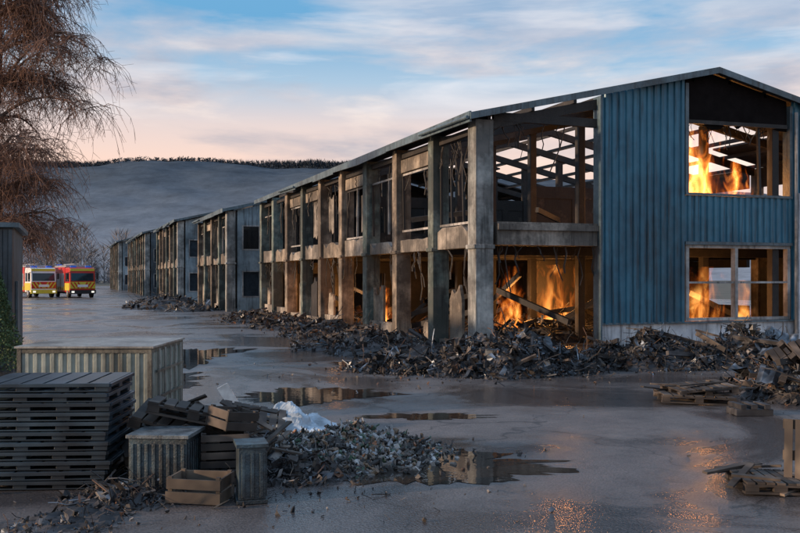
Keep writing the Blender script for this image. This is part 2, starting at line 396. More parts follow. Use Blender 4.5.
M_glass=plain("dark_window_glass",(.03,.04,.05),.08)
M_grey=burnt("blue_grey_render",(.22,.30,.34),(.34,.42,.46),soot=.3,scale=.4)
def dist_gable(E,x0,y0,w,h,ridge,zrf,clad):
    G=MB(); n=int(w/2.6); a=x0+.55; x1=x0+w-.35; s=(x1-a)/n
    G.box(a,x1,y0,y0+.25,0,.9,0); G.box(a,x1,y0,y0+.25,2.6,3.9,0)
    G.prismY([(a,5.5),(x1,5.5),(x1,h-.05),(x0+w/2,ridge-.05),(a,h-.05)],y0,y0+.25,0)
    for k in range(n+1):
        xx=a+k*s
        for z0,z1 in((.9,2.6),(3.9,5.5)):
            G.box(max(a,xx-.3),min(x1,xx+.3),y0+.01,y0+.24,z0,z1,0)
    for k in range(n):
        for z0,z1 in((.9,2.6),(3.9,5.5)):
            xa=a+k*s+.3; xb=a+(k+1)*s-.3
            G.box(xa,xb,y0-.02,y0+.1,z1-.08,z1,1); G.box(xa,xb,y0-.02,y0+.1,z0,z0+.08,1)
            for x in(xa,(xa+xb)/2-.03,xb-.07): G.box(x,x+.07,y0-.02,y0+.1,z0+.08,z1-.08,1)
            if R()<.6: G.box(xa,xb,y0+.12,y0+.15,z0,z1,2)
    G.obj("gable_wall",[clad,M_frame,M_glass],E)
for (x0,y0,w,nb,bay,h,rg,sd_,cl) in ((9.4,57.2,15,4,3.4,6.5,8.2,21,M_grey),(8.9,80.5,15,6,3.4,7.2,8.9,33,M_grey),(8.2,108,14,9,3.6,7.4,9.2,45,M_dkblue),(7.4,153,14,9,3.6,8.0,9.9,57,M_grey)):
    E,z_=warehouse("burnt_warehouse",x0,y0,w,nb,bay,h,rg,sd_)
    dist_gable(E,x0,y0,w,h,rg,z_,cl)

# ------------------------------------------------------------ fire
def flame(name,loc,sc,K,seed):
    bpy.ops.mesh.primitive_cube_add(size=2,location=loc); o=bpy.context.object; o.name=name; o.scale=sc
    m=bpy.data.materials.new("flame_volume"); m.use_nodes=True; nt=m.node_tree; L=nt.links
    nt.nodes.clear(); out=nt.nodes.new("ShaderNodeOutputMaterial")
    tc=nt.nodes.new("ShaderNodeTexCoord"); s=nt.nodes.new("ShaderNodeSeparateXYZ"); L.new(tc.outputs['Object'],s.inputs[0])
    def mt(op,a,b=None,c=None):
        n=nt.nodes.new("ShaderNodeMath"); n.operation=op
        for i,q in enumerate((a,b,c)):
            if q is None: continue
            if isinstance(q,(int,float)): n.inputs[i].default_value=q
            else: L.new(q,n.inputs[i])
        return n.outputs[0]
    mp=nt.nodes.new("ShaderNodeMapping"); mp.inputs['Scale'].default_value=(1.9*sc[0],1.9*sc[1],.75*sc[2]); mp.inputs['Location'].default_value=(seed*3.1,seed*1.7,-seed)
    L.new(tc.outputs['Object'],mp.inputs[0])
    n1=nz(nt,mp.outputs[0],1.3,2.5,.6,1.0)
    r=mt('SQRT',mt('ADD',mt('MULTIPLY',s.outputs['X'],s.outputs['X']),mt('MULTIPLY',s.outputs['Y'],s.outputs['Y'])))
    hgt=mt('MULTIPLY_ADD',s.outputs['Z'],.5,.5)
    allow=mt('MULTIPLY',mt('POWER',mt('SUBTRACT',1.0,hgt),.6),.75)
    it=mt('ADD',mt('SUBTRACT',allow,r),mt('MULTIPLY',mt('SUBTRACT',n1,.50),3.2))
    edge=mt('MULTIPLY',mt('SUBTRACT',.97,r),5.0); edge.node.use_clamp=True
    it=mt('MULTIPLY',it,1.3); it.node.use_clamp=True
    it=mt('MULTIPLY',it,edge)
    em=nt.nodes.new("ShaderNodeEmission")
    L.new(ramp(nt,it,[(0,(1,.10,.005)),(.4,(1,.25,.03)),(1,(1,.50,.12))]),em.inputs[0])
    L.new(mt('MULTIPLY',mt('POWER',it,1.6),K),em.inputs[1])
    L.new(em.outputs[0],out.inputs['Volume'])
    try: m.cycles.volume_step_rate=1.8
    except Exception as e: print(e)
    o.data.materials.append(m); return o
F=empty("building_fire")
for i,(loc,sc,K) in enumerate([((20.3,25.7,5.4),(1.5,.7,1.9),12),((22.1,25.8,4.8),(.9,.6,1.5),14),
        ((20.0,25.4,1.35),(1.5,.5,1.2),4.5),((22.2,25.6,1.2),(.6,.5,.9),4),
        ((15.0,29.3,1.3),(.8,.5,1.3),9),((18.4,32,1.3),(1.5,.6,1.4),5.5),((12.6,36.6,.9),(.5,.9,.9),7),((12.4,46.6,.9),(.5,.9,.9),8)]):
    o=flame("flames_%d"%i,loc,sc,K,i+1.3); o.parent=F
def pl(loc,e,r=.4,c=(1,.40,.10)):
    l=bpy.data.lights.new("fire_glow","POINT"); l.energy=e; l.color=c; l.shadow_soft_size=r
    o=bpy.data.objects.new("fire_glow",l); o.location=loc; scene.collection.objects.link(o); o.parent=F
pl((20.4,26,5.3),400); pl((20.3,25.6,1.4),240); pl((15.2,29.2,1.5),260); pl((18.6,32,1.5),300)
pl((13.0,36,1.2),190); pl((13.0,46,1.2),200)

# ------------------------------------------------------------ rubble
def randM(): return Euler((U(0,6.28),U(0,6.28),U(0,6.28))).to_matrix()
def piece(b,p,kind,s,mats):
    m=random.choices(range(5),mats)[0]
    if kind=='plank':
        M=Euler((U(-.5,.5),U(-.6,.6),U(0,6.28))).to_matrix(); b.obox(p,(s*U(.7,2.0),s*U(.04,.13),s*U(.02,.06)),M=M,m=m)
    elif kind=='chunk': b.obox(p,(s*U(.15,.45),s*U(.12,.35),s*U(.08,.25)),M=randM(),m=m,jit=.5)
    elif kind=='rod':
        M=Euler((U(-.5,.5),U(-.7,.7),U(0,6.28))).to_matrix(); d=M@Vector((1,0,0)); pts=[Vector(p)]
        for j in range(4):
            d=(d+Vector((U(-.45,.45),U(-.45,.45),U(-.45,.45)))).normalized(); pts.append(pts[-1]+d*s*.42)
        b.tube(pts,s*U(.010,.028),4,m)
    else:
        M=randM(); nu,nv=4,2; vs=[];fs=[]; W=s*U(.5,1.2); H=s*U(.08,.4); ph=U(0,6); am=s*U(.06,.22)
        for i in range(nu+1):
            for j in range(nv+1):
                q=Vector(((i/nu-.5)*W+U(-.03,.03)*s,(j/nv-.5)*H+U(-.03,.03)*s,am*math.sin(ph+i*1.7+j*.9)+U(-.03,.03)*s)); vs.append(Vector(p)+M@q)
        for i in range(nu):
            for j in range(nv):
                a=i*(nv+1)+j; fs.append((a,a+nv+1,a+nv+2,a+1))
        b.add(vs,fs,m)
def rubble(name,lobes,n,s=.45,seed=1,w=(5,4,1,2,1.5),kinds=(3,3,3,3),beams=0):
    random.seed(seed); b=MB()
    tot=sum(l[2]*l[3] for l in lobes)
    for (cx,cy,rx,ry,h) in lobes:
        def H(u,v_):
            r=math.hypot(u,v_); 
            if r>=1: return -.02
            P=RX*(u*rx)+FW*(v_*ry)
            return h*(1-r*r)**1.2*(.75+.7*noise.noise(Vector((cx+P.x,cy+P.y,seed))*1.6))-.01
        K=14; vs=[];fs=[]
        for i in range(K+1):
            for j in range(K+1):
                u=i/K*2-1; v_=j/K*2-1; P=RX*(u*rx)+FW*(v_*ry); hh=H(u,v_)
                vs.append((cx+P.x,cy+P.y,hh*.85+(U(-.04,.04) if hh>0 else -.03)))
        for i in range(K):
            for j in range(K): a=i*(K+1)+j; fs.append((a,a+K+1,a+K+2,a+1))
        b.add(vs,fs,0)
        for k in range(int(n*rx*ry/tot)):
            r=math.sqrt(R())*1.08 if R()<.93 else U(.8,1.3); t=U(0,6.28); u=r*math.cos(t); v_=r*math.sin(t)
            P=RX*(u*rx)+FW*(v_*ry); z=max(0,H(u,v_))
            ss=s*(.25+1.0*R()**2)*(1 if r<1 else .45)
            piece(b,(cx+P.x,cy+P.y,z+ss*.08),random.choices(['plank','chunk','rod','sheet'],kinds)[0],ss,w)
        for k in range(int(beams*rx*ry/tot)):
            r=math.sqrt(R())*.8; t=U(0,6.28); u=r*math.cos(t); v_=r*math.sin(t); P=RX*(u*rx)+FW*(v_*ry); z=max(0,H(u,v_))
            M=Euler((U(-.4,.4),U(-.45,.45),U(0,6.28))).to_matrix()
            if R()<.75: b.obox((cx+P.x,cy+P.y,z+.06),(U(.7,1.7),U(.05,.11),U(.05,.12)),M=M,m=random.choice([0,3]))
            else:
                q=Vector((cx+P.x,cy+P.y,z+.12)); W=U(.3,.8); vs=[];fs=[]; M=Euler((U(-.9,.9),U(-.6,.6),U(0,6.28))).to_matrix()
                for i in range(9):
                    for j in range(3): vs.append(q+M@Vector(((i/8-.5)*W,(j/2-.5)*U(.35,.5),.035*(i%2)+.08*math.sin(i*.6+j))))
                for i in range(8):
                    for j in range(2): a=i*3+j; fs.append((a,a+3,a+4,a+1))
                b.add(vs,fs,1)
    return b.obj(name,DEB)
rubble("rubble_heap",[(9.2,18.9,2.0,1.5,.95),(7.6,19.8,1.6,1.1,.35),(10.7,18.8,1.2,1.1,.55)],5000,.42,2,w=(7,5,.7,.9,1),kinds=(2,2,3,6),beams=26)
rubble("rubble_heap",[(13.3,18.6,2.1,1.1,.8),(15.6,17.9,1.8,1.2,.85),(11.8,19.0,1.3,.9,.45),(16.8,19.9,2.4,1.1,.45)],5000,.40,3,w=(7,4,1,1.2,1),kinds=(2,2,3,6),beams=34)
rubble("rubble_heap",[(8.8,24.5,2.0,1.6,.45),(9.2,28.5,1.6,2.3,.5),(9.1,33.5,1.6,2.8,.5),(7.5,27,1.2,1.4,.2),(9.0,39,1.6,3,.5),(8.9,46,1.5,4,.5)],3600,.45,4,w=(6,2.5,2,2.5,2),kinds=(4,3,2,4),beams=40)
rubble("rubble_heap",[(6.4,66,2.8,4,.95),(7.5,60,1.6,3,.5),(7.0,75,1.5,4,.5),(5.2,71,1.2,3,.4)],900,.8,5)
rubble("rubble_heap",[(13,26,1.8,1.6,.6),(16,28,2.5,1.8,.8),(20,27,3,1.6,.6),(14,32,2.5,2.5,.7),(19,33,3,2.5,.8),(13,40,2,3,.6),(13,48,2,3,.6)],2200,.7,6,w=(7,2,2,3,.6),kinds=(6,2,3,2))
rubble("rubble_heap",[(12.4,12.9,.95,1.1,.7),(13.4,14.2,1.2,1.0,.65)],1300,.38,8,w=(5,2.5,2,3,1),kinds=(4,2,2,4),beams=16)
b=MB(); random.seed(5)
for k in range(30):
    p=Vector((U(11.8,25),U(24.5,50),U(.4,1.3))); b.obox(p,(U(2,4.5),.12,.18),(U(-.2,.2),U(-.55,.55),U(0,3.14)),0)
for k in range(14):
    p=Vector((U(11.8,25),U(24.5,50),U(3.8,4.6))); b.obox(p,(U(1.5,3.5),.1,.16),(U(-.2,.2),U(-.5,.5),U(0,3.14)),0)
b.obj("fallen_roof_beams",[M_char])
b=MB(); random.seed(12)
for k in range(2600):
    q=R()
    if q<.40: x,y=random.gauss(9.5,2.2),random.gauss(19,1.3)
    elif q<.52: x,y=random.gauss(14.5,2.3),random.gauss(17,1.0)
    elif q<.78: x,y=random.gauss(8.2,1.0),U(20,55)
    elif q<.95: x,y=random.gauss(2.0,1.2),random.gauss(9.7,.9)
    else: x,y=U(-1,16),U(6,40)
    s=random.choice([.02,.03,.04,.06,.09,.16])
    piece(b,(x,y,s*.1+.008),random.choice(['plank','chunk','chunk','sheet']),s*U(.8,1.3),(6,2,2,3,3))
b.obj("scattered_litter",DEB)

# ------------------------------------------------------------ foreground objects
def pallet(b,c,rot,sz=(1.2,1.0,.15),m=0,n=7):
    M=Euler(rot).to_matrix(); c=Vector(c); W,D,H=sz
    for i in range(n):
        x=-W/2+W*(i+.5)/n
        if R()<.90: b.obox(c+M@Vector((x+U(-.008,.008),0,H-.011)),(W/n*.78,D*U(.96,1),.022),M=M@Euler((0,0,U(-.03,.03))).to_matrix(),m=m)
    for j in(-1,0,1):
        y=j*(D/2-.06)
        b.obox(c+M@Vector((0,y,H-.034)),(W,.1,.02),M=M,m=m); b.obox(c+M@Vector((0,y,.011)),(W,.1,.022),M=M,m=m)
        for i in(-1,0,1): b.obox(c+M@Vector((i*(W/2-.07),y,H/2-.01)),(.13,.095,H-.07),M=M,m=m)
M_pp=burnt("dark_plastic_pallet",(.012,.024,.036),(.028,.050,.070),soot=.2,scale=1.5,rough=.36,var=.35)
E=empty("pallet_stack",(-.14,10.45,.01),math.radians(-17)); b=MB(); random.seed(3)
nL=11; hL=1.1/nL
for k in range(nL):
    z=k*hL; ox,oy,a=U(-.025,.025),U(-.025,.025),U(-.018,.018); M=Euler((U(-.004,.004),U(-.006,.006),a)).to_matrix()
    W,D=1.36,1.05
    for s_ in range(6):
        b.obox((ox+(-W/2+W*(s_+.5)/6),oy,z+hL*.88),(W/6*.86,D,.014),M=M)
    b.obox((ox,oy-D/2-.0,z+hL*.74),(W+.012,.03,hL*.38),M=M); b.obox((ox,oy+D/2,z+hL*.74),(W+.012,.03,hL*.38),M=M)
    b.obox((ox-W/2,oy,z+hL*.72),(.03,D-.04,hL*.36),M=M); b.obox((ox+W/2,oy,z+hL*.72),(.03,D-.04,hL*.36),M=M)
    for x in(-.6,-.2,.2,.6):
        for y in(-.45,0,.45): b.obox((ox+x,oy+y,z+hL*.42),(.14,.12,hL*.7),M=M)
    for y in(-.47,0,.47): b.obox((ox,oy+y,z+.010),(W-.02,.1,.014),M=M)
b.obj("pallets",[M_pp],E,bevel=.004)
M_cont=burnt("grey_green_container_paint",(.21,.25,.22),(.31,.35,.315),soot=.2,scale=.9,rough=.5,black=(.07,.06,.045))
M_contd=burnt("container_edge",(.14,.14,.115),(.22,.21,.17),soot=.35,scale=2,rough=.6)
E=empty("metal_container",(.52,15.07,.01),math.radians(-20)); b=MB(); W,D,H=2.0,1.9,1.13
b.corr(-W/2+.05,W/2-.05,-D/2+.02,lambda x:.08,lambda x:H-.07,0,.13,.02)
b2=MB(); b2.corr(-D/2+.05,D/2-.05,0,lambda x:.08,lambda x:H-.07,0,.13,.02)
b.add([(W/2-.02-y,x,z) for x,y,z in b2.v],b2.f,0); b.add([(-W/2+.02+y,x,z) for x,y,z in b2.v],b2.f,0)
b3=MB(); b3.corr(-W/2+.05,W/2-.05,0,lambda x:.08,lambda x:H-.07,0,.13,.02); b.add([(x,D/2-.02-y,z) for x,y,z in b3.v],b3.f,0)
for x in(-W/2,W/2-.06):
    for y in(-D/2-.02,D/2-.04): b.box(x,x+.06,y,y+.06,0,H,1)
for z in(0,H-.07):
    b.box(-W/2+.06,W/2-.06,-D/2-.015,-D/2+.03,z+.002,z+.068,1); b.box(-W/2+.06,W/2-.06,D/2-.03,D/2+.015,z+.002,z+.068,1)
    b.box(-W/2,-W/2+.05,-D/2+.04,D/2-.04,z+.004,z+.066,1); b.box(W/2-.05,W/2,-D/2+.04,D/2-.04,z+.004,z+.066,1)
b.box(-W/2-.03,W/2+.03,-D/2-.05,D/2+.03,H+.002,H+.03,2)
for k in range(5):
    y=-D/2+.3+k*.33; b.tube([(W/2+.035,y,.05),(W/2+.035,y,H-.03)],.016,8,2)
for z in(.35,.75): b.box(W/2+.02,W/2+.05,-D/2+.15,D/2-.15,z,z+.04,1)
b.obj("container_body",[M_cont,M_contd,burnt("container_lid",(.25,.25,.23),(.36,.36,.33),soot=.3,scale=1.5,rough=.45,black=(.06,.05,.04))],E)
M_bcr=burnt("blue_grey_metal_crate",(.050,.09,.115),(.09,.145,.17),soot=.5,scale=3,rough=.45)
def ribcrate(name,loc,rz,W,D,H,mat,lid=None):
    E=empty(name,loc,rz); b=MB(); b.box(-W/2,W/2,-D/2,D/2,.04,H,0)
    n=int(W/.07)
    for i in range(n):
        x=-W/2+W*(i+.5)/n
        b.box(x-.016,x+.016,-D/2-.016,-D/2-.002,.06,H-.05,0)
    n=int(D/.07)
    for i in range(n):
        y=-D/2+D*(i+.5)/n
        b.box(W/2+.002,W/2+.016,y-.016,y+.016,.06,H-.05,0)
    b.box(-W/2-.025,W/2+.025,-D/2-.025,D/2+.025,H+.003,H+.04,1)
    b.box(-W/2-.02,W/2+.02,-D/2-.02,D/2+.02,.0,.038,0)
    b.obj("crate_body",[mat,lid or mat],E,bevel=.004)
ribcrate("ribbed_metal_crate",(.94,9.66,.01),math.radians(-24),.60,.55,.55,M_bcr,burnt("pale_lid",(.16,.20,.22),(.26,.30,.32),soot=.45,scale=4,rough=.4))
ribcrate("ribbed_metal_crate",(1.66,8.80,.01),math.radians(-5),.26,.3,.54,M_bcr)
def wcrate(name,loc,rot,W,D,H,mat):
    E=empty(name,loc); E.rotation_euler=rot; b=MB()
    n=max(2,int(H/.09))
    for i in range(n):
        z=H*(i+.5)/n; t=H/n*.82
        for y in(-D/2,D/2): b.obox((U(-.008,.008),y,z),(W*U(.97,1),.018,t*U(.9,1)),(0,U(-.02,.02),0),0)
        for x in(-W/2+.01,W/2-.01): b.obox((x,0,z),(.018,D-.03,t),(0,0,0),0)
    for x in(-W/2+.035,W/2-.035):
        for y in(-D/2+.03,D/2-.03): b.box(x-.02,x+.02,y-.018,y+.018,0,H+.005,0)
    for i in range(5): y=-D/2+D*(i+.5)/5; b.box(-W/2+.02,W/2-.02,y-.04*D,y+.04*D,.01,.03,0)
    b.obj("crate_slats",[mat],E)
wcrate("timber_crate",(1.2,8.98,.01),(0,0,math.radians(-28)),.55,.4,.26,M_wood2)
wcrate("timber_crate",(1.55,9.7,.01),(0,0,math.radians(-8)),.5,.45,.55,M_wood)
wcrate("timber_crate",(1.62,9.72,.57),(.1,.15,.5),.42,.35,.22,M_wood)
wcrate("timber_crate",(1.25,10.5,.35),(.2,-.3,.2),.6,.45,.3,M_wood)
b=MB(); random.seed(9)
for c,r in (((1.15,10.3,.50),(.12,.28,-.3)),((1.3,10.25,.62),(-.05,.22,-.2)),((1.0,10.6,.3),(.3,-.1,.1)),((1.95,10.4,.25),(.5,.3,.8)),((1.9,10.7,.1),(0,.1,.3)),((1.5,10.6,.15),(.1,.1,1.0))):
    pallet(b,c,r,(1.0,.8,.13))
for k in range(50):
    b.obox((U(.7,2.3),U(9.8,11),U(.05,.7)),(U(.3,.8),U(.04,.09),.02),(U(-.5,.5),U(-.5,.5),U(0,3.14)),0)
b.obj("broken_pallet_heap",[M_wood])
rubble("debris_heap",[(1.6,10.3,1.0,.6,.5),(.5,9.3,.6,.5,.12),(2.3,9.8,.7,.6,.22)],1700,.26,15,w=(5,3,1,2,2))
rubble("debris_heap",[(-.6,8.0,1.0,.8,.07),(.1,8.7,.5,.5,.07)],600,.14,16,w=(6,1,1,3,2))
def tarp(name,cx,cy,rx,ry,h,seed,mat):
    b=MB(); n=60; vs=[];fs=[]
    for i in range(n+1):
        for j in range(n+1):
            u=i/n*2-1; v_=j/n*2-1
            edge=1+.35*noise.noise(Vector((u*2+seed,v_*2,0)))
            P=RX*(u*rx*edge)+FW*(v_*ry*edge)
            k=max(0,1-max(abs(u),abs(v_))**2)
            z=h*k*(.5+.8*noise.noise(Vector((u*1.6,v_*1.6,seed))))+.14*(.5-abs(noise.noise(Vector((u*3.5,v_*3.5,seed)))))*(.3+k)+.07*(.5-abs(noise.noise(Vector((u*9,v_*9,seed)))))*(.4+k)
            vs.append((cx+P.x,cy+P.y,max(.015,z)))
    for i in range(n):
        for j in range(n): a=i*(n+1)+j; fs.append((a,a+n+1,a+n+2,a+1))
    b.add(vs,fs); b.obj(name,[mat])
M_tarp=plain("pale_plastic_sheet",(.38,.46,.53),.3,n=.45)
tarp("crumpled_tarpaulin",2.75,12.6,.85,.6,.36,3.1,M_tarp)
tarp("crumpled_tarpaulin",12.2,12.0,.4,.3,.28,7.7,M_tarp)
b=MB(); b.obox((2.2,12.9,.36),(.16,.015,.7),(.25,-.5,-.3)); b.obox((2.5,12.5,.2),(.45,.015,.22),(.6,.2,-.1)); b.obox((2.0,12.7,.2),(.4,.015,.2),(1.0,.1,.4)); b.obj("broken_white_board",[M_tarp])
b=MB(); random.seed(21); pallet(b,(2.35,12.3,.2),(.25,.2,-.2),(.9,.7,.12)); pallet(b,(2.2,12.7,.02),(0,.05,-.5),(1,.8,.12)); b.obj("broken_pallet",[M_wood])
b=MB(); random.seed(31)
M_cans=[]
for nme,c,me_,ro in (("can_steel",(.22,.23,.24),.4,.4),("can_green_glass",(.05,.09,.06),0,.25),("can_brown",(.17,.12,.08),0,.5),("can_pale",(.38,.39,.39),0,.5),("can_black",(.025,.025,.025),.1,.6),("can_ash",(.15,.14,.13),0,.9),("can_orange",(.30,.12,.05),0,.5)):
    M_cans.append(plain(nme,c,ro,me_,n=.5))
K=26
def HB(u,v_):
    r=math.hypot(u,v_); return max(-.02,.26*(1-r*r))*(.8+.9*noise.noise(Vector((u*2.4,v_*2.4,4))))
BC=Vector((3.1,10.8,0)); 
vs=[];fs=[]
for i in range(K+1):
    for j in range(K+1):
        u=i/K*2-1;v_=j/K*2-1;P=BC+RX*(u*1.2)+FW*(v_*1.15); vs.append((P.x,P.y,HB(u,v_)-.02))
for i in range(K):
    for j in range(K): a=i*(K+1)+j; fs.append((a,a+K+1,a+K+2,a+1))
b.add(vs,fs,4)
for k in range(4200):
    r=math.sqrt(R())*1.07 if R()<.94 else U(1,1.3); t=U(0,6.28); u=r*math.cos(t); v_=r*math.sin(t); P=BC+RX*(u*1.2)+FW*(v_*1.15)
    z=max(.0,HB(u,v_))+U(-.01,.03)*(r<1)
    rd=U(.010,.028); l=U(.04,.12); d=Vector((U(-1,1),U(-1,1),U(-.5,.7))).normalized()
    dk=noise.noise(Vector((P.x*1.6,P.y*1.6,2)))
    c=Vector((P.x,P.y,z+.01)); m=random.choices(range(7),(4,3,4,2.5,6,6,.5) if dk>-.02 else (1,1,2,.5,9,4,.2))[0]
    q=R()
    if q<.3: b.tube([c,c+d*l*.6,c+d*l*.8,c+d*l*1.3],[rd,rd,rd*.4,rd*.38],7,m)
    elif q<.55: b.tube([c,c+d*l*.8],rd,8,m)
    else: b.obox(c,(U(.03,.13),U(.02,.06),U(.01,.04)),M=randM(),m=m,jit=.4)
b.obj("heap_of_cans_and_bottles",M_cans)
b=MB(); random.seed(41)
pallet(b,(10.3,13.1,.02),(0,.04,-.45),(1.25,.9,.14)); pallet(b,(10.45,13.15,.16),(.05,-.06,-.2),(1.1,.8,.13))
for k in range(10): b.obox((U(9.6,11),U(12.7,13.6),U(.1,.36)),(U(.4,1.1),.08,.025),(U(-.1,.1),U(-.2,.2),U(-.8,.4)))
b.obj("charred_pallet",[M_wood])
E=empty("charred_timber_block",(10.2,11.6,.0),-.3); b=MB()
for k in range(4): b.obox((0,-.15+.1*k,.06),(.6,.09,.1),(0,U(-.03,.03),U(-.04,.04)))
for k in range(3): b.obox((-.2+.2*k,0,.15),(.09,.42,.07),(0,0,U(-.1,.1)))
b.obj("timbers",[M_reb],E)
b=MB(); random.seed(43)
pallet(b,(7.27,7.22,.34),(math.radians(82),0,math.radians(-48)),(.72,.76,.14)); 
b.obj("standing_pallet",[M_wood2])
b=MB(); pallet(b,(6.8,7.45,.02),(0,.02,-.4),(.7,.7,.12)); 
for k in range(8): b.obox((U(6.4,7.1),U(7.1,7.9),U(.03,.2)),(U(.3,.7),.07,.025),(U(-.1,.1),U(-.2,.2),U(-1.2,.6)))
b.obj("broken_pallet",[M_wood])
b=MB(); random.seed(44)
pallet(b,(12.5,12.9,.5),(.7,.5,.4),(1.1,.8,.14)); pallet(b,(12.9,13.3,.6),(.9,-.3,-.2),(1.1,.8,.14)); pallet(b,(12.0,12.4,.2),(.3,.2,.9),(1.1,.8,.14))
b.obj("broken_pallet",[M_wood])

# ------------------------------------------------------------ fire engines
M_red=plain("fire_engine_red",(.50,.025,.015),.3,n=.1); M_yel=plain("hi_vis_yellow",(.60,.50,.05),.35,n=.08)
M_wht=plain("white_panel",(.7,.7,.7),.4,n=.05); M_blk=plain("black_rubber",(.015,.015,.016),.7); M_gl=plain("windscreen_glass",(.02,.03,.04),.05)
M_head=plain("headlamp",(.8,.8,.75),.2,emit=(1,.95,.8),es=.8); M_bl=plain("blue_beacon",(.02,.08,.5),.2,emit=(.05,.25,1),es=.15); M_sil=plain("aluminium_shutter",(.45,.46,.48),.35,.6)
def engine(loc,rz,white):
    E=empty("fire_engine",loc,rz); E.scale=(1.06,1.06,1.03)
    b=MB(); b.prismX([(-4,.55),(-4,1.75),(-3.86,2.92),(-3.6,3.08),(-1.8,3.08),(-1.8,.55)],-1.22,1.22,0)
    b.obj("cab",[M_wht if white else M_red],E,bevel=.06)
    b=MB(); b.prismX([(-4.02,1.72),(-3.88,2.72),(-3.85,2.72),(-3.99,1.72)],-1.08,1.08,0)
    for s in(-1,1):
        x=s*1.235; b.box(min(x,x-.02*s),max(x,x-.02*s),-3.7,-2.95,1.65,2.55,0); b.box(min(x,x-.02*s),max(x,x-.02*s),-2.75,-2.05,1.65,2.55,0)
    b.obj("windows",[M_gl],E)
    b=MB(); b.box(-1.24,1.24,-1.72,4,.6,3.15,0); b.box(-1.1,1.1,-1.6,3.9,3.15,3.35,1)
    for k in range(3): b.box(-1.27,-1.245,-1.5+k*1.8,.05+k*1.8,1.0,2.5,1); b.box(1.245,1.27,-1.5+k*1.8,.05+k*1.8,1.0,2.5,1)
    b.obj("equipment_body",[M_red,M_sil],E,bevel=.03)
    b=MB(); b.box(-1.2,1.2,-4.06,-4.01,.95,1.62,0 if not white else 3); b.box(-1.25,1.25,-4.16,-3.9,.42,.8,2)
    for s in(-1,1):
        x=s*1.26; b.box(min(x,x-.02*s),max(x,x-.02*s),-3.9,-1.85,.75,1.5,0)
        x=s*1.285; 
        for k in range(6): b.box(min(x,x-.01*s),max(x,x-.01*s),-1.6+k*.95,-1.15+k*.95,.75,1.15,0)
        for k in range(3): b.obox((s*(.25+.35*k),-4.075,1.28),(.12,.012,.7),(0,s*.6,0),3 if not white else 0)
    b.box(-.5,.5,-4.10,-4.085,1.1,1.35,1)
    b.box(-1.15,1.15,-3.93,-3.78,2.74,2.98,0)
    b.obj("hi_vis_panels",[M_yel,M_wht,M_blk if not white else M_yel,M_red],E)
    b=MB(); 
    for s in(-1,1): b.box(s*.95-.13,s*.95+.13,-4.20,-4.165,.52,.70,0)
    b.obj("headlamps",[M_head],E)
    b=MB(); b.box(-1.0,-.45,-3.35,-3.0,3.1,3.28,0); b.box(.45,1.0,-3.35,-3.0,3.1,3.28,0); b.box(-.9,-.4,3.6,3.8,3.36,3.5,0); b.obj("light_bar",[M_bl],E,bevel=.03)
    b=MB()
    for s in(-1,1):
        b.box(s*1.42-.09,s*1.42+.09,-4.05,-3.95,1.9,2.5,0); b.tube([(s*1.2,-3.9,2.6),(s*1.42,-4.0,2.6),(s*1.42,-4.0,2.4)],.025,6,0)
        for y in(-2.95,2.3):
            b.tube([(s*.95,y,.5),(s*1.23,y,.5)],.5,20,0); b.tube([(s*1.2,y,.5),(s*1.262,y,.5)],.27,12,1)
    b.box(-1,1,-3.8,3.9,.4,.56,0)
    b.obj("wheels_and_mirrors",[M_blk,M_sil],E)
    b=MB()
    for y in(-.2,.2): b.box(y-.03,y+.03,-1.4,3.7,3.45,3.52,0)
    for k in range(14): b.box(-.17,.17,-1.3+k*.37,-1.26+k*.37,3.46,3.5,0)
    b.obj("ladder",[M_sil],E)
engine((-4.0,107,.01),math.radians(18),True); engine((.3,104.5,.01),math.radians(12),False)

# ------------------------------------------------------------ left shed, bush
E=empty("metal_shed"); b=MB(); b.box(-5,-1.25,22.8,27,0,3.35,0); b.corr(-5,-1.25,22.75,lambda x:.1,lambda x:3.3,0,.22,.04)
b.box(-5.2,-1.12,22.6,27.2,3.352,3.46,1); b.box(-1.24,-1.19,23.4,24.4,.05,2.1,1)
b.obj("shed_body",[M_dkblue,M_trim],E)
M_leaf=plain("evergreen_foliage",(.045,.085,.03),.7,n=.5)
b=MB(); random.seed(50)
for k in range(6500):
    h=R()**.8*2.4; r=(.75*(1-h/2.6))*math.sqrt(U(.3,1))*(1+.35*noise.noise(Vector((h*3,k*.37,1)))); t=U(0,6.28)
    c=Vector((-1.6+r*math.cos(t),21.8+r*math.sin(t),h+.1)); a=Vector((U(-1,1),U(-1,1),U(-.2,1.4))).normalized()*U(.05,.1); d=Vector((U(-1,1),U(-1,1),U(-1,1))).normalized()*.025
    b.add([c-d,c+d,c+a],[(0,1,2)])
b.tube([(-1.6,21.8,0),(-1.6,21.8,1.8)],[.06,.02],6,1)
b.obj("evergreen_shrub",[M_leaf,M_char])

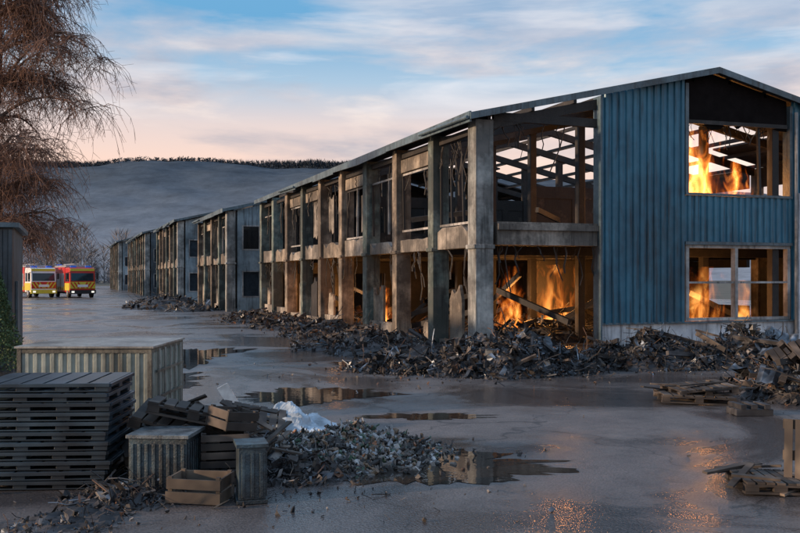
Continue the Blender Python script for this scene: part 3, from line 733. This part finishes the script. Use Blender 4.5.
# ------------------------------------------------------------ willow tree
M_bark=burnt("willow_bark",(.09,.06,.05),(.15,.11,.09),soot=.1,scale=3)
M_twig=plain("willow_twigs",(.18,.10,.07),.8,n=.3)
def willow(cx,cy,H,seed,rad=3.2):
    random.seed(seed); E=empty("willow_tree",(cx,cy,0)); T=MB(); W=MB()
    tr=[Vector((0,0,0))]
    for i in range(10): tr.append(tr[-1]+Vector((U(-.12,.16),U(-.12,.12),H*.085)))
    T.tube(tr,[.32-.026*i for i in range(11)],9)
    for k in range(46):
        i=random.randint(3,10); p=tr[i].copy(); a=U(0,6.28); 
        if k%3==0: a=U(-1.3,.7)
        ln=rad*U(.5,1.05)*(1 if i>4 else .75)
        pts=[p]; d=Vector((math.cos(a),math.sin(a),U(.7,1.5))).normalized(); ns=8
        for j in range(ns):
            d=(d+Vector((U(-.18,.18),U(-.18,.18),-.07-.035*j))).normalized(); pts.append(pts[-1]+d*ln*1.15/ns)
        r0=.11-.006*i
        T.tube(pts,[max(.016,r0*(1-j/(ns+1))) for j in range(ns+1)],6)
        for q in range(10):
            j=random.randint(2,ns); s=pts[j]; a2=U(0,6.28); d2=Vector((math.cos(a2),math.sin(a2),U(-.1,.9))).normalized()
            sp=[s]; l2=U(.4,1.0)
            for jj in range(4): d2=(d2+Vector((U(-.25,.25),U(-.25,.25),-.2))).normalized(); sp.append(sp[-1]+d2*l2/4)
            T.tube(sp,[.020,.016,.012,.010,.007],4)
            for t in range(11):
                o=random.choice(sp[1:]); d3=Vector((U(-1,1),U(-1,1),U(-.2,.6))).normalized(); l3=U(.6,2.2)
                l3=min(l3,max(.5,o.z-2.2)); tp=[o]; n3=5
                for jj in range(n3):
                    d3=(d3*.78+Vector((U(-.26,.26),U(-.26,.26),-.34))).normalized(); tp.append(tp[-1]+d3*l3/n3)
                W.tube(tp,[.010-.0012*jj for jj in range(n3+1)],3)
                for jj in range(1,n3):
                    if R()<.8:
                        e=tp[jj]; dd=Vector((U(-1,1),U(-1,1),U(-1.2,.4))).normalized()*U(.12,.5); W.tube([e,e+dd+Vector((0,0,-.08))],[.007,.004],3)
    T.obj("trunk_and_limbs",[M_bark],E); W.obj("hanging_twigs",[M_twig],E)
willow(-2.45,32.7,14.2,61,3.05)
# ------------------------------------------------------------ hills and distant trees
RT=1250.0
def hillz(s,t):
    base=150+6*noise.noise(Vector((s*.0022,0,1)))+4*noise.noise(Vector((s*.007,5,1)))
    if s<-560: base-=min(110,(-560-s)*.12)
    if s>-60: base-=min(60,(s+60)*.06)
    k=(t-520)/(RT-520); k=max(0,min(1,k)); k=k*k*(3-2*k)
    if t>RT: k=1-.1*min(1,(t-RT)/400)
    return base*k+(16*noise.noise(Vector((s*.005,t*.005,3)))+6*noise.noise(Vector((s*.018,t*.018,8))))*k*(1 if t<RT-80 else max(.12,1-(t-RT+80)/80))
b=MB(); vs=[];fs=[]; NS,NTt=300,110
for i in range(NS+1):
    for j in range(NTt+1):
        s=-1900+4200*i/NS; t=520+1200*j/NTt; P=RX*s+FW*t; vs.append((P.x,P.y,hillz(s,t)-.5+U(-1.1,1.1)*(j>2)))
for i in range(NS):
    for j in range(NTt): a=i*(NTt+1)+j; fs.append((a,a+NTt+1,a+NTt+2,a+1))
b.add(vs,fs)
def painted_haze(name,stops,z0,z1,var=.25,sc=.02,isl=0):  # distance haze put into the base colour as a height gradient
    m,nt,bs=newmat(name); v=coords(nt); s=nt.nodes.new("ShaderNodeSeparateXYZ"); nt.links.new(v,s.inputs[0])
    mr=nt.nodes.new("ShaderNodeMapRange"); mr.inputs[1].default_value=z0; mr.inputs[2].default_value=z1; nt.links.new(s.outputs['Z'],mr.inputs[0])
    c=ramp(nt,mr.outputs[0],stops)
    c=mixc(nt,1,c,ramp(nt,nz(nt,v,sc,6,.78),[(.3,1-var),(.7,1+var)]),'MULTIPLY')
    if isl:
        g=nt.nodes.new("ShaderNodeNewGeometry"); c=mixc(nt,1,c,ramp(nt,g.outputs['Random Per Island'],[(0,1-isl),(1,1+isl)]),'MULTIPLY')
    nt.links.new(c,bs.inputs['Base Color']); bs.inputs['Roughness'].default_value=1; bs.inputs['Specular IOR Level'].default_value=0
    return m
M_hill=painted_haze("hillside_painted_haze",[(0,(.26,.29,.32)),(.3,(.155,.185,.215)),(.7,(.088,.112,.136)),(1,(.066,.086,.106))],5,150,.30,.03)  # haze painted as paler colour low on the slope, no real mist
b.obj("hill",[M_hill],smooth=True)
M_dt=painted_haze("tree_branches_painted_haze",[(0,(.24,.27,.30)),(.5,(.11,.135,.16)),(1,(.050,.064,.080))],5,150,.12,.03,.06)  # ridge trees carry the same haze painted into their colour
b=MB(); random.seed(71)
def dtree(b,P,h,w_,n,th=.5):
    b.add([(P.x-.3,P.y,P.z-1),(P.x+.3,P.y,P.z-1),(P.x,P.y,P.z+h*.8)],[(0,1,2)])
    for k in range(n):
        a=U(0,6.28); z=P.z+h*U(.0,.75); q=Vector((P.x+math.cos(a)*w_*.2,P.y+math.sin(a)*w_*.2,z))
        e=Vector((P.x+math.cos(a)*w_*U(.3,1),P.y+math.sin(a)*w_*U(.3,1),min(P.z+h,z+h*U(.1,.4))))
        sd_=Vector((-math.sin(a),math.cos(a),.3))*U(.4,1.0)*th
        b.add([q-sd_,q+sd_,e],[(0,1,2)])
for k in range(7200):
    s=U(-720,60); ridge_=k<5200; t=RT+U(-30,40) if ridge_ else RT-20-90*R()**1.5
    P=RX*s+FW*t
    P.z=hillz(s,t)
    h=U(9,14)*(1+.35*noise.noise(Vector((s*.02,0,7)))) if ridge_ else U(4,7)
    dtree(b,P,h,U(3,5.5),13 if ridge_ else 7,.7 if ridge_ else 1.3)
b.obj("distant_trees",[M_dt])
M_nt=painted_haze("bare_brown_branches",[(0,(.17,.18,.20)),(1,(.16,.145,.14))],0,14,.2,.2)  # brown branches, with haze painted as a greyer tone low down
b=MB(); random.seed(75)
for k in range(95):
    s=U(-160,-50); t=U(255,330); P=RX*s+FW*t
    h=U(6,12)+(8 if -104<s<-86 else 0); w_=h*.38
    b.tube([P,P+Vector((0,0,h*.7))],[.25,.08],5)
    for q in range(260):
        a=U(0,6.28); rr=w_*math.sqrt(R()); z=h*U(.1,1); rr*=math.sin(min(1,(1-z/h)*2+.25)*1.57)
        e=P+Vector((math.cos(a)*rr,math.sin(a)*rr,z)); o=P+Vector((math.cos(a)*rr*.4,math.sin(a)*rr*.4,z-h*.12)); d=Vector((U(-1,1),U(-1,1),.2)).normalized()*.12
        b.add([o-d,o+d,e],[(0,1,2)])
b.obj("roadside_trees",[M_nt])

# ------------------------------------------------------------ camera
cd=bpy.data.cameras.new("camera"); co=bpy.data.objects.new("camera",cd); scene.collection.objects.link(co)
co.location=(0,0,2.2); co.rotation_euler=(math.radians(90),0,TH)
cd.sensor_width=36; cd.lens=40.5; cd.shift_y=.0131; cd.clip_end=8000; cd.clip_start=.1
scene.camera=co
scene.view_settings.view_transform='Standard'; scene.view_settings.look='None'; scene.view_settings.exposure=0
